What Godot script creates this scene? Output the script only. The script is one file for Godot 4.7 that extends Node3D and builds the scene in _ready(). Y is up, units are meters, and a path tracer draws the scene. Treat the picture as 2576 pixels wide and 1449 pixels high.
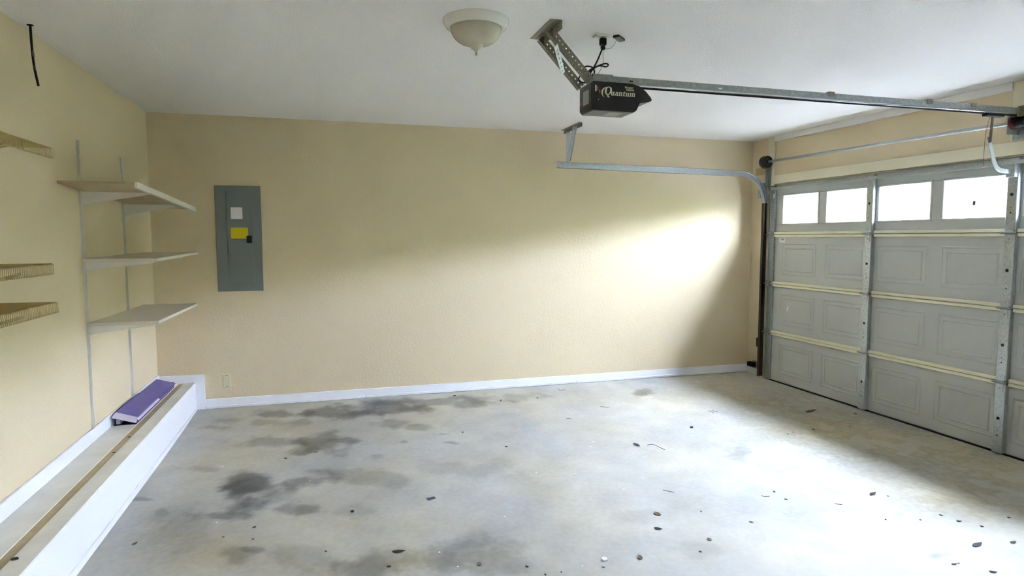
extends Node3D
# A two-car garage: cream walls, sectional door with a row of windows in the right wall, opener, shelves.
# x runs from the left wall to the door wall, y up, z from the back wall towards the viewer. Metres.

const W := 6.085        # door wall
const H := 2.642        # ceiling
const D := 6.75         # wall behind the viewer
const FOCAL := 1584.6   # in pixels of the 2576 x 1449 photograph
const EYE := Vector3(1.4606, 1.5673, 6.1339)
var look := Basis.from_euler(Vector3(-0.0796, -0.2847, -0.0009))
var taken := {}
var origin := {}
var M := {}
var rng := RandomNumberGenerator.new()

# ---------------------------------------------------------------- helpers
func on_plane(px: float, py: float, axis: int, value: float) -> Vector3:
	var d: Vector3 = look * Vector3((px - 1288.0) / FOCAL, -(py - 724.5) / FOCAL, -1.0)
	return EYE + d * ((value - EYE[axis]) / d[axis])

func floor_y(x: float, z: float) -> float:
	var t := clampf(1.0 - z / 1.8, 0.0, 1.0)
	return 0.03 * t * t * (1.0 - smoothstep(5.5, 6.0, x) * smoothstep(0.05, 0.3, z))

func on_floor(px: float, py: float) -> Vector3:
	var p := on_plane(px, py, 1, 0.0)
	for k in 3:
		p = on_plane(px, py, 1, floor_y(p.x, p.z))
	return p

func numbered(called: String) -> String:
	if not taken.has(called):
		taken[called] = 0
		return called
	taken[called] += 1
	return "%s_%03d" % [called, taken[called]]

func mesh_start(smooth := false) -> SurfaceTool:
	var st := SurfaceTool.new()
	st.begin(Mesh.PRIMITIVE_TRIANGLES)
	st.set_smooth_group(0 if smooth else -1)
	return st

func build(called: String, st: SurfaceTool, m: Material, parent: Node = self) -> MeshInstance3D:
	st.generate_normals()
	var o := MeshInstance3D.new()
	o.mesh = st.commit()
	o.material_override = m
	put(o, called, parent)
	return o

func put(o: Node3D, called: String, parent: Node) -> void:
	if parent == self:
		o.name = numbered(called)
		add_child(o, true)
		origin[o] = o.position
	else:
		o.name = called
		parent.add_child(o, true)
		if o.position == Vector3.ZERO:
			o.position = -Vector3(origin[parent])
		origin[o] = Vector3(origin[parent]) + o.position

func tag(o: Node, label: String, category: String, group := "") -> Node:
	o.set_meta("label", label)
	o.set_meta("category", category)
	if group != "":
		o.set_meta("group", group)
	return o

func thing(called: String, label: String, category: String, at: Vector3, group := "") -> Node3D:
	var o := Node3D.new()
	o.position = at
	put(o, called, self)
	tag(o, label, category, group)
	return o

func structure(called: String, st: SurfaceTool, m: Material, label := "") -> MeshInstance3D:
	var o := build(called, st, m)
	o.set_meta("kind", "structure")
	if label != "":
		o.set_meta("label", label)
	return o

func tri(st: SurfaceTool, a: Vector3, b: Vector3, c: Vector3, away: Vector3) -> void:
	# away: a point on the inner side of the face
	var n := (a - c).cross(a - b)
	if n.dot((a + b + c) / 3.0 - away) < 0.0:
		var t := b
		b = c
		c = t
	st.add_vertex(a); st.add_vertex(b); st.add_vertex(c)

func quad(st: SurfaceTool, a: Vector3, b: Vector3, c: Vector3, d: Vector3, away: Vector3) -> void:
	tri(st, a, b, c, away)
	tri(st, a, c, d, away)

func bx(st: SurfaceTool, lo: Vector3, hi: Vector3, bev := 0.0, xf := Transform3D.IDENTITY) -> void:
	var c := (lo + hi) * 0.5
	var h := ((hi - lo) * 0.5).abs()
	var b := minf(bev, minf(h.x, minf(h.y, h.z)) * 0.9)
	var away := xf * c
	var corner := func(s: Vector3, ax: int) -> Vector3:
		var p := s * (h - Vector3(b, b, b))
		p[ax] = s[ax] * h[ax]
		return xf * (c + p)
	for ax in 3:
		var u := (ax + 1) % 3
		var v := (ax + 2) % 3
		for sg in [-1.0, 1.0]:
			var q := []
			for k in [[-1, -1], [1, -1], [1, 1], [-1, 1]]:
				var s := Vector3.ZERO
				s[ax] = sg; s[u] = k[0]; s[v] = k[1]
				q.append(corner.call(s, ax))
			quad(st, q[0], q[1], q[2], q[3], away)
	if b <= 0.0:
		return
	for ax in 3:
		var u := (ax + 1) % 3
		var v := (ax + 2) % 3
		for su in [-1.0, 1.0]:
			for sv in [-1.0, 1.0]:
				var s0 := Vector3.ZERO
				s0[ax] = -1; s0[u] = su; s0[v] = sv
				var s1 := s0
				s1[ax] = 1
				quad(st, corner.call(s0, u), corner.call(s1, u), corner.call(s1, v), corner.call(s0, v), away)
	for sx in [-1.0, 1.0]:
		for sy in [-1.0, 1.0]:
			for sz in [-1.0, 1.0]:
				var s := Vector3(sx, sy, sz)
				tri(st, corner.call(s, 0), corner.call(s, 1), corner.call(s, 2), away)

func box_part(called: String, lo: Vector3, hi: Vector3, m: Material, parent: Node, bev := 0.0, xf := Transform3D.IDENTITY) -> MeshInstance3D:
	var st := mesh_start()
	bx(st, lo, hi, bev, xf)
	return build(called, st, m, parent)

func tube(st: SurfaceTool, pts: Array, r: float, sides := 10, closed_ends := true) -> void:
	var rings := []
	var t0: Vector3 = (pts[1] - pts[0]).normalized()
	var n: Vector3 = t0.cross(Vector3.UP if absf(t0.y) < 0.9 else Vector3.RIGHT).normalized()
	for i in pts.size():
		var a: Vector3 = pts[maxi(i - 1, 0)]
		var b: Vector3 = pts[mini(i + 1, pts.size() - 1)]
		var t: Vector3 = (b - a).normalized()
		n = (n - t * n.dot(t)).normalized()
		var bn := t.cross(n)
		var ring := []
		for k in sides:
			var g := TAU * k / sides
			ring.append(pts[i] + (n * cos(g) + bn * sin(g)) * r)
		rings.append(ring)
	for i in pts.size() - 1:
		var mid: Vector3 = (pts[i] + pts[i + 1]) * 0.5
		for k in sides:
			var k2 := (k + 1) % sides
			quad(st, rings[i][k], rings[i][k2], rings[i + 1][k2], rings[i + 1][k], mid)
	if closed_ends:
		for e in [0, pts.size() - 1]:
			var inner: Vector3 = pts[1] if e == 0 else pts[pts.size() - 2]
			for k in range(1, sides - 1):
				tri(st, rings[e][0], rings[e][k], rings[e][k + 1], inner)

func lathe(st: SurfaceTool, profile: Array, at: Vector3, axis := Vector3.UP, segs := 40) -> void:
	# profile: Vector2(radius, height along axis), from one pole to the other
	var u := axis.cross(Vector3.RIGHT if absf(axis.x) < 0.9 else Vector3.UP).normalized()
	var v := axis.cross(u)
	for i in profile.size() - 1:
		var p: Vector2 = profile[i]
		var q: Vector2 = profile[i + 1]
		var d := q - p
		var nrm := Vector2(d.y, -d.x)     # outward where the profile runs along +axis
		for k in segs:
			var a := TAU * k / segs
			var b := TAU * (k + 1) / segs
			var ra := u * cos(a) + v * sin(a)
			var rb := u * cos(b) + v * sin(b)
			var p0 := at + axis * p.y + ra * p.x
			var p1 := at + axis * p.y + rb * p.x
			var q0 := at + axis * q.y + ra * q.x
			var q1 := at + axis * q.y + rb * q.x
			var out := (ra + rb).normalized() * nrm.x + axis * nrm.y
			var away := (p0 + p1 + q0 + q1) * 0.25 - out
			if p.x > 1e-6:
				tri(st, p0, p1, q1, away)
			if q.x > 1e-6:
				tri(st, p0, q1, q0, away)

func prism(st: SurfaceTool, poly: PackedVector2Array, place: Transform3D, depth: float) -> void:
	# poly in the local xy plane, extruded along local z from 0 to depth
	var idx := Geometry2D.triangulate_polygon(poly)
	for side in [0.0, depth]:
		for i in range(0, idx.size(), 3):
			var a := place * Vector3(poly[idx[i]].x, poly[idx[i]].y, side)
			var b := place * Vector3(poly[idx[i + 1]].x, poly[idx[i + 1]].y, side)
			var c := place * Vector3(poly[idx[i + 2]].x, poly[idx[i + 2]].y, side)
			var mid := (a + b + c) / 3.0
			tri(st, a, b, c, mid + place.basis.z * (0.5 if side == 0.0 else -0.5) * depth)
	var cw := Geometry2D.is_polygon_clockwise(poly)
	for i in poly.size():
		var p := poly[i]
		var q := poly[(i + 1) % poly.size()]
		var e := (q - p).normalized()
		var inw := Vector2(-e.y, e.x) * (-1.0 if cw else 1.0)
		var mid2 := (p + q) * 0.5 + inw * 0.001
		quad(st, place * Vector3(p.x, p.y, 0), place * Vector3(q.x, q.y, 0), place * Vector3(q.x, q.y, depth), place * Vector3(p.x, p.y, depth), place * Vector3(mid2.x, mid2.y, depth * 0.5))

func punched_leg(st: SurfaceTool, a: Vector3, b: Vector3, across: Vector3, width: float, thick: float, pitch := 0.03, hole := 0.010) -> void:
	# a flat steel leg from a to b with a row of square holes; across: unit vector of its width
	var along := (b - a).normalized()
	var up := along.cross(across).normalized()
	var xf := Transform3D(Basis(along, across, up), a)
	var l := a.distance_to(b)
	var e := (width - hole) * 0.5
	bx(st, Vector3(0, 0, -thick), Vector3(l, e, 0), 0.0, xf)
	bx(st, Vector3(0, width - e, -thick), Vector3(l, width, 0), 0.0, xf)
	var x := 0.0
	while x < l:
		bx(st, Vector3(x, e, -thick), Vector3(minf(x + pitch - hole, l), width - e, 0), 0.0, xf)
		x += pitch

func smooth_path(pts: Array, steps := 8) -> Array:
	var c := Curve3D.new()
	for i in pts.size():
		var a: Vector3 = pts[maxi(i - 1, 0)]
		var b: Vector3 = pts[mini(i + 1, pts.size() - 1)]
		var t := (b - a) / 6.0
		c.add_point(pts[i], -t, t)
	var out := []
	for i in pts.size() - 1:
		for k in steps:
			out.append(c.sample(i, float(k) / steps))
	out.append(pts[-1])
	return out

func noise_image(size: int, frequency: float, octaves: int, seed_value: int, kind := FastNoiseLite.TYPE_SIMPLEX_SMOOTH) -> Image:
	var n := FastNoiseLite.new()
	n.seed = seed_value
	n.noise_type = kind
	n.frequency = frequency
	n.fractal_octaves = octaves
	return n.get_seamless_image(size, size)

func mat(c: Color, rough := 0.6, metal := 0.0, spec := 0.5) -> StandardMaterial3D:
	var m := StandardMaterial3D.new()
	m.albedo_color = c
	m.roughness = rough
	m.metallic = metal
	m.metallic_specular = spec
	return m

func relief(m: StandardMaterial3D, img: Image, per_metre: float, depth_cm: float) -> StandardMaterial3D:
	m.uv1_triplanar = true
	m.uv1_world_triplanar = true
	m.uv1_scale = Vector3.ONE * per_metre
	m.heightmap_enabled = true
	m.heightmap_texture = ImageTexture.create_from_image(img)
	m.heightmap_scale = depth_cm
	return m

func mottled(m: StandardMaterial3D, a: Color, b: Color, frequency: float, seed_value: int, per_metre: float) -> StandardMaterial3D:
	var img := noise_image(256, frequency, 4, seed_value)
	var src := img.get_data()
	var out := PackedByteArray()
	out.resize(256 * 256 * 3)
	var step := 4 if img.get_format() == Image.FORMAT_RGBA8 else 1
	for i in 256 * 256:
		var c := a.lerp(b, src[i * step] / 255.0)
		out[i * 3] = c.r8; out[i * 3 + 1] = c.g8; out[i * 3 + 2] = c.b8
	m.albedo_color = Color.WHITE
	m.albedo_texture = ImageTexture.create_from_image(Image.create_from_data(256, 256, false, Image.FORMAT_RGB8, out))
	m.uv1_triplanar = true
	m.uv1_world_triplanar = true
	m.uv1_scale = Vector3.ONE * per_metre
	return m

# ---------------------------------------------------------------- scene
func _ready() -> void:
	rng.seed = 20240611
	# camera
	var cam := Camera3D.new()
	cam.name = "camera"
	add_child(cam)
	cam.transform = Transform3D(look, EYE)
	cam.fov = rad_to_deg(2.0 * atan(724.5 / FOCAL))
	cam.near = 0.05
	cam.far = 400.0
	cam.current = true
	# sky: bright thin overcast
	var sky_mat := ProceduralSkyMaterial.new()
	sky_mat.sky_top_color = Color(0.815, 0.88, 1.0)
	sky_mat.sky_horizon_color = Color(0.58, 0.625, 0.705)
	sky_mat.sky_curve = 0.6   # an overcast sky: brighter overhead than at the horizon
	sky_mat.ground_bottom_color = Color(0.5, 0.5, 0.48)
	sky_mat.ground_horizon_color = Color(0.6, 0.6, 0.58)
	var sky := Sky.new()
	sky.sky_material = sky_mat
	var env := Environment.new()
	env.background_mode = Environment.BG_SKY
	env.sky = sky
	env.background_energy_multiplier = 1.0
	env.tonemap_mode = Environment.TONE_MAPPER_LINEAR
	env.tonemap_exposure = 285.0
	env.sdfgi_enabled = true
	env.ssao_enabled = true
	env.ssil_enabled = true
	var we := WorldEnvironment.new()
	we.name = "world_environment"
	we.environment = env
	add_child(we)
	# hazy sun, high over the house from behind it: it lights the driveway and never enters
	var sun := DirectionalLight3D.new()
	sun.name = "sun"
	sun.light_color = Color(1.0, 0.95, 0.86)
	sun.light_energy = 0.05
	sun.light_angular_distance = 3.0
	sun.shadow_enabled = true
	sun.sky_mode = DirectionalLight3D.SKY_MODE_LIGHT_ONLY
	add_child(sun)
	sun.look_at_from_position(Vector3.ZERO, Vector3(0.45, -1.0, -0.25), Vector3.UP)

	materials()
	setting()
	outside()
	garage_door()
	door_track()
	torsion_shaft()
	opener()
	ledge()
	electric_panel()
	shelves()
	ceiling_items()
	small_wall_items()
	carton()
	debris()

func materials() -> void:
	var peel := noise_image(256, 0.035, 3, 5)
	var knock := noise_image(512, 0.03, 4, 9, FastNoiseLite.TYPE_PERLIN)
	M.wall = relief(mat(Color(0.865, 0.797, 0.66), 0.75), peel, 3.0, 0.10)
	M.ceiling = relief(mat(Color(0.93, 0.92, 0.90), 0.9), knock, 6.0, 0.22)
	M.white = mat(Color(0.93, 0.93, 0.94), 0.45)
	M.cream = mat(Color(0.88, 0.85, 0.74), 0.55)
	M.board = mottled(mat(Color.WHITE, 0.6), Color(0.885, 0.87, 0.825), Color(0.94, 0.93, 0.89), 0.02, 31, 0.7)
	M.bare = mottled(mat(Color.WHITE, 0.8), Color(0.72, 0.65, 0.51), Color(0.80, 0.73, 0.59), 0.03, 32, 1.0)
	M.galv = mottled(mat(Color.WHITE, 0.36, 0.9), Color(0.66, 0.69, 0.70), Color(0.78, 0.80, 0.80), 0.05, 41, 3.0)
	M.galv_bright = mat(Color(0.82, 0.84, 0.85), 0.16, 0.95)
	M.galv_dull = mottled(mat(Color.WHITE, 0.5, 0.7), Color(0.55, 0.57, 0.56), Color(0.68, 0.70, 0.69), 0.05, 42, 3.0)
	M.steel_punched = mottled(mat(Color.WHITE, 0.5, 0.6), Color(0.46, 0.45, 0.39), Color(0.58, 0.56, 0.50), 0.05, 43, 4.0)
	M.track_shaded = mottled(mat(Color.WHITE, 0.7, 0.2), Color(0.20, 0.17, 0.14), Color(0.37, 0.33, 0.29), 0.05, 44, 5.0)  # upright track: its shade is put into the colour
	M.door = mat(Color(0.74, 0.745, 0.72), 0.5)
	M.rail_cream = mat(Color(0.91, 0.885, 0.77), 0.5)
	M.black = mat(Color(0.03, 0.03, 0.032), 0.35)
	M.black_matte = mat(Color(0.035, 0.035, 0.035), 0.7)
	M.rubber = mat(Color(0.05, 0.05, 0.045), 0.85)
	M.panel_grey = mat(Color(0.47, 0.50, 0.49), 0.5)
	M.yellow = mat(Color(0.86, 0.78, 0.03), 0.5)
	M.paper = mat(Color(0.90, 0.87, 0.88), 0.7)
	M.shelf = mat(Color(0.89, 0.86, 0.80), 0.6)
	M.wire = mat(Color(0.76, 0.67, 0.47), 0.5)
	M.standard = mat(Color(0.93, 0.92, 0.90), 0.45)
	var glass := mat(Color(0.95, 0.98, 1.0, 0.06), 0.03)
	glass.transparency = BaseMaterial3D.TRANSPARENCY_ALPHA
	M.glass = glass

func setting() -> void:
	# floor: a concrete slab, a little higher along the back wall
	var st := SurfaceTool.new()
	st.begin(Mesh.PRIMITIVE_TRIANGLES)
	st.set_smooth_group(0)
	var nx := 60
	var nz := 60
	for i in nx:
		for j in nz:
			var q := []
			for k in [[0, 0], [1, 0], [1, 1], [0, 1]]:
				var x: float = -0.1 + (W + 0.2) * (i + k[0]) / nx
				var z: float = -0.1 + (D + 0.2) * (j + k[1]) / nz
				q.append(Vector3(x, floor_y(x, z), z))
			for k in [0, 1, 2, 0, 2, 3]:
				st.set_uv(Vector2((q[k].x + 0.1) / (W + 0.2), (q[k].z + 0.1) / (D + 0.2)))
				st.add_vertex(q[k])
	st.set_smooth_group(-1)
	st.set_uv(Vector2.ZERO)
	bx(st, Vector3(-0.1, -0.25, -0.1), Vector3(W + 0.1, -0.004, D + 0.1))
	var fl := mat(Color.WHITE, 0.62, 0.0, 0.4)
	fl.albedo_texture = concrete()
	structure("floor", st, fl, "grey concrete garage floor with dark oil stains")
	# walls and ceiling
	st = mesh_start()
	bx(st, Vector3(-0.15, -0.25, -0.15), Vector3(W + 0.15, H + 0.2, 0))
	structure("wall_back", st, M.wall, "tan painted back wall of the garage")
	st = mesh_start()
	bx(st, Vector3(-0.15, -0.25, 0), Vector3(0, H + 0.2, D))
	structure("wall_left", st, M.wall, "tan painted wall behind the shelves")
	st = mesh_start()
	bx(st, Vector3(-0.15, -0.25, D), Vector3(W + 0.15, H + 0.2, D + 0.15))
	structure("wall_front", st, M.wall, "tan painted wall facing the back wall")
	st = mesh_start()
	bx(st, Vector3(W, -0.25, 0), Vector3(W + 0.14, H + 0.2, 0.275))
	bx(st, Vector3(W, -0.25, 5.435), Vector3(W + 0.14, H + 0.2, D))
	bx(st, Vector3(W, 2.142, 0.275), Vector3(W + 0.14, H + 0.2, 5.435))
	structure("wall_right", st, M.wall, "tan painted wall around the garage door")
	st = mesh_start()
	bx(st, Vector3(-0.15, H, -0.15), Vector3(W + 0.15, H + 0.2, D + 0.15))
	structure("ceiling", st, M.ceiling, "white textured ceiling")
	# boards round the door
	st = mesh_start()
	bx(st, Vector3(W - 0.02, 2.138, 0.385), Vector3(W, 2.232, 5.33), 0.003)
	structure("trim_1", st, M.cream, "cream header board above the garage door")
	st = mesh_start()
	bx(st, Vector3(W - 0.022, 2.12, 0.28), Vector3(W, H, 0.383), 0.003)
	structure("trim_2", st, M.cream, "cream upright board beside the cable drum")
	st = mesh_start()
	bx(st, Vector3(W - 0.03, 2.585, 0.385), Vector3(W, H, 2.818), 0.003)
	structure("trim_3", st, M.ceiling, "white strip between ceiling and wall above the garage door")
	st = mesh_start()
	bx(st, Vector3(W - 0.022, 2.234, 2.82), Vector3(W, H, 3.06), 0.003)
	structure("trim_4", st, M.cream, "cream upright board behind the torsion spring")
	st = mesh_start()
	bx(st, Vector3(W - 0.03, 2.255, 0.09), Vector3(W, 2.33, 0.278), 0.003)
	structure("trim_5", st, mat(Color(0.70, 0.62, 0.46), 0.7), "small tan wooden block under the cable drum")
	# exterior stops that close the gap round the door
	st = mesh_start()
	bx(st, Vector3(W + 0.09, 0, 0.25), Vector3(W + 0.13, 2.16, 0.315))
	bx(st, Vector3(W + 0.09, 0, 5.395), Vector3(W + 0.13, 2.16, 5.46))
	bx(st, Vector3(W + 0.09, 2.095, 0.25), Vector3(W + 0.13, 2.16, 5.46))
	structure("trim_6", st, M.white, "white weather stop round the outside of the garage door")
	# baseboards
	var y0 := 0.031
	var bb := Node3D.new()
	put(bb, "baseboard_back", self)
	bb.set_meta("kind", "structure")
	bb.set_meta("label", "white baseboard along the back wall")
	box_part("board", Vector3(0.378, y0, 0), Vector3(W, 0.118, 0.014), M.white, bb, 0.003)
	var xs := [0.378, on_plane(920, 1000, 2, 0.02).x, on_plane(1450, 960, 2, 0.02).x, W]
	for i in 3:
		box_part("shoe_moulding", Vector3(xs[i] + (0.0 if i == 0 else 0.002), y0, 0.014), Vector3(xs[i + 1] - 0.002, y0 + 0.026, 0.026), M.white, bb, 0.005)
	st = mesh_start()
	bx(st, Vector3(W - 0.014, 0.02, 0.027), Vector3(W, 0.118, 0.2), 0.003)
	structure("baseboard_right", st, M.white, "short white baseboard beside the garage door")
	st = mesh_start()
	bx(st, Vector3(0, 0.281, 0.013), Vector3(0.016, 0.366, D - 0.001), 0.003)
	structure("baseboard_left", st, M.white, "white baseboard above the boxed ledge")
	st = mesh_start()
	bx(st, Vector3(0, 0.025, 0), Vector3(0.376, 0.349, 0.012), 0.003)
	structure("trim_7", st, M.white, "white board on the back wall closing the end of the ledge")

func concrete() -> ImageTexture:
	var n := 1400
	var big := noise_image(n, 0.0035, 5, 71).get_data()
	var mid := noise_image(n, 0.014, 5, 72).get_data()
	var fine := noise_image(n, 0.09, 3, 73).get_data()
	var warm := noise_image(n, 0.004, 4, 74).get_data()
	var sx := n / (W + 0.2)
	var sz := n / (D + 0.2)
	var stain := PackedFloat32Array()
	stain.resize(n * n)
	# stains where the photograph shows them: pixel centre, half sizes in pixels, darkness, browness
	var spots := [
		[620, 1215, 75, 40, 0.55], [600, 1250, 60, 35, 0.45], [560, 1298, 62, 13, 0.42], [760, 1210, 75, 22, 0.42], [660, 1240, 110, 45, 0.22], [720, 1280, 60, 14, 0.3],
		[805, 1114, 60, 24, 0.34], [690, 1112, 80, 18, 0.25], [755, 1130, 40, 12, 0.32], [700, 1042, 70, 12, 0.35], [680, 1060, 90, 10, 0.2],
		[840, 1036, 90, 14, 0.4], [960, 1024, 120, 14, 0.42], [1100, 1012, 150, 13, 0.32], [1260, 1000, 130, 11, 0.2], [985, 1064, 42, 12, 0.28], [1055, 1077, 55, 9, 0.25],
		[870, 1108, 30, 6, 0.3], [530, 1076, 40, 6, 0.22], [520, 1180, 60, 10, 0.22], [365, 1256, 28, 5, 0.3], [405, 1288, 14, 8, 0.2], [590, 1398, 45, 26, 0.3], [635, 1382, 30, 8, 0.28],
		[1010, 1412, 130, 36, 0.2], [920, 1424, 70, 26, 0.2], [1200, 1398, 130, 40, 0.18], [1170, 1360, 60, 20, 0.14], [900, 1290, 60, 20, 0.15],
		[1615, 990, 28, 9, 0.3], [1115, 1092, 20, 4, 0.3], [1130, 1113, 22, 5, 0.32], [1018, 1112, 14, 4, 0.3], [952, 1146, 20, 7, 0.2], [940, 1200, 110, 22, 0.16], [1180, 1180, 150, 20, 0.1],
		[1860, 1140, 40, 14, 0.12], [2350, 1398, 34, 12, 0.13], [1750, 1385, 70, 22, 0.1], [1650, 1300, 120, 30, 0.07], [780, 1390, 90, 30, 0.12], [480, 1320, 90, 40, 0.1],
	]
	# brown dirt plus painted shade along the door, broken up by the slab's mottling
	var dirt := PackedFloat32Array()  # holds dirt and the shade painted beside the door
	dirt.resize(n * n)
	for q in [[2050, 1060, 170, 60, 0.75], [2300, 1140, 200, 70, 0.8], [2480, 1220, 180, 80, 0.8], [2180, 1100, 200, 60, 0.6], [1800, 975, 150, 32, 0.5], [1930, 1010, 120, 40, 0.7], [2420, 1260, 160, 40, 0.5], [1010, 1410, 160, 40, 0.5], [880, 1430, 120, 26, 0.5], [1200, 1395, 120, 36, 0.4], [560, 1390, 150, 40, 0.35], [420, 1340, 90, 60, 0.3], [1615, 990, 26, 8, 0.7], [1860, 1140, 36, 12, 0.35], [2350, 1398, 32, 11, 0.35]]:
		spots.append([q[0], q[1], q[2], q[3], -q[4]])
	for s in spots:
		var c := on_floor(s[0], s[1])
		var u := on_floor(s[0] + s[2], s[1]) - c
		var v := (on_floor(s[0], s[1] + s[3]) - on_floor(s[0], s[1] - s[3])) * 0.5
		var det := u.x * v.z - v.x * u.z
		var reach := 1.9
		var ex := (absf(u.x) + absf(v.x)) * reach
		var ez := (absf(u.z) + absf(v.z)) * reach
		for j in range(maxi(int((c.z - ez + 0.1) * sz), 0), mini(int((c.z + ez + 0.1) * sz), n - 1)):
			for i in range(maxi(int((c.x - ex + 0.1) * sx), 0), mini(int((c.x + ex + 0.1) * sx), n - 1)):
				var dx := i / sx - 0.1 - c.x
				var dz := j / sz - 0.1 - c.z
				var a := (dx * v.z - dz * v.x) / det
				var b := (u.x * dz - u.z * dx) / det
				var k := j * n + i
				var r := sqrt(a * a + b * b)
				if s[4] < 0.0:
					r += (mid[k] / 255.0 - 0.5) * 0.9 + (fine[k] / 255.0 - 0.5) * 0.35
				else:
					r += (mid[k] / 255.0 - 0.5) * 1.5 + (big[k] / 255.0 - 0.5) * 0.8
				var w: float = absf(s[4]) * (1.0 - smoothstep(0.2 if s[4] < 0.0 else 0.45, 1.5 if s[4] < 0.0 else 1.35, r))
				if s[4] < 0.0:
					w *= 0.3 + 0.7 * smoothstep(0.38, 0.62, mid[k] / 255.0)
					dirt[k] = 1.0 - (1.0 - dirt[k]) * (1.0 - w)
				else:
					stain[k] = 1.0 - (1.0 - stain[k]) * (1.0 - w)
	var out := PackedByteArray()
	out.resize(n * n * 3)
	for k in n * n:
		var g := 0.735 + (big[k] / 255.0 - 0.5) * 0.11 + (mid[k] / 255.0 - 0.5) * 0.075 + (fine[k] / 255.0 - 0.5) * 0.045
		g *= (1.0 - 0.62 * stain[k]) * (1.0 - 0.20 * dirt[k])  # darkened by stains, dirt and the painted door-side shade
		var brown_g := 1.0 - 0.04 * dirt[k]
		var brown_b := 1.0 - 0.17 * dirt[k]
		var w := (warm[k] / 255.0 - 0.5) * 0.07
		out[k * 3] = clampi(int((g + w * 0.6) * 255.0), 0, 255)
		out[k * 3 + 1] = clampi(int((g + w * 0.2) * 0.98 * brown_g * 255.0), 0, 255)
		out[k * 3 + 2] = clampi(int((g - w) * 0.915 * brown_b * 255.0), 0, 255)
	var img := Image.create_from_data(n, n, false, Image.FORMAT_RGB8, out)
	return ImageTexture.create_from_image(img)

func outside() -> void:
	# the dark asphalt drive before the door, the eave above it and a hedge across the drive, added to cut off low sky
	var st := mesh_start()
	bx(st, Vector3(W + 0.14, -0.3, -30), Vector3(W + 9.0, -0.02, 36))
	structure("driveway", st, mat(Color(0.265, 0.255, 0.245), 0.85), "asphalt driveway outside the garage door")
	st = mesh_start()
	bx(st, Vector3(W + 0.14, 2.47, -6), Vector3(W + 0.43, 2.84, 13), 0.01)
	structure("eave", st, mat(Color(0.30, 0.26, 0.22), 0.8), "brown boxed eave over the garage door")
	st = mesh_start(true)
	var g := FastNoiseLite.new()
	g.seed = 3
	g.frequency = 0.9
	var cols := 120
	var rows := [Vector2(0.0, 0.0), Vector2(-0.25, 0.8), Vector2(-0.3, 2.0), Vector2(-0.1, 3.15), Vector2(0.5, 3.5), Vector2(1.2, 3.15), Vector2(1.5, 0.0)]
	for i in cols:
		for j in rows.size() - 1:
			var q := []
			for k in [[0, 0], [1, 0], [1, 1], [0, 1]]:
				var z: float = -24.0 + 54.0 * (i + k[0]) / cols
				var r: Vector2 = rows[j + k[1]]
				var d := g.get_noise_3d(z, r.y * 1.4, r.x * 3.0) * 0.28
				q.append(Vector3(W + 10.0 + r.x + d, maxf(r.y + d * (1.0 if r.y > 1.0 else 0.0), -0.1), z))
			quad(st, q[0], q[1], q[2], q[3], Vector3(W + 10.6, 1.4, q[0].z + 0.2))
	var hd := build("sky_block_hedge", st, mat(Color(0.40, 0.43, 0.30), 0.9))  # added, not seen: its height shapes the light through the windows
	tag(hd, "long green hedge across the drive, added unseen to block low sky light", "sky_block_hedge")
	st = mesh_start()
	bx(st, Vector3(W + 9.0, -0.3, -30), Vector3(W + 60.0, -0.04, 36))
	structure("lawn", st, mat(Color(0.36, 0.42, 0.24), 0.95), "lawn beyond the driveway")

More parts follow.
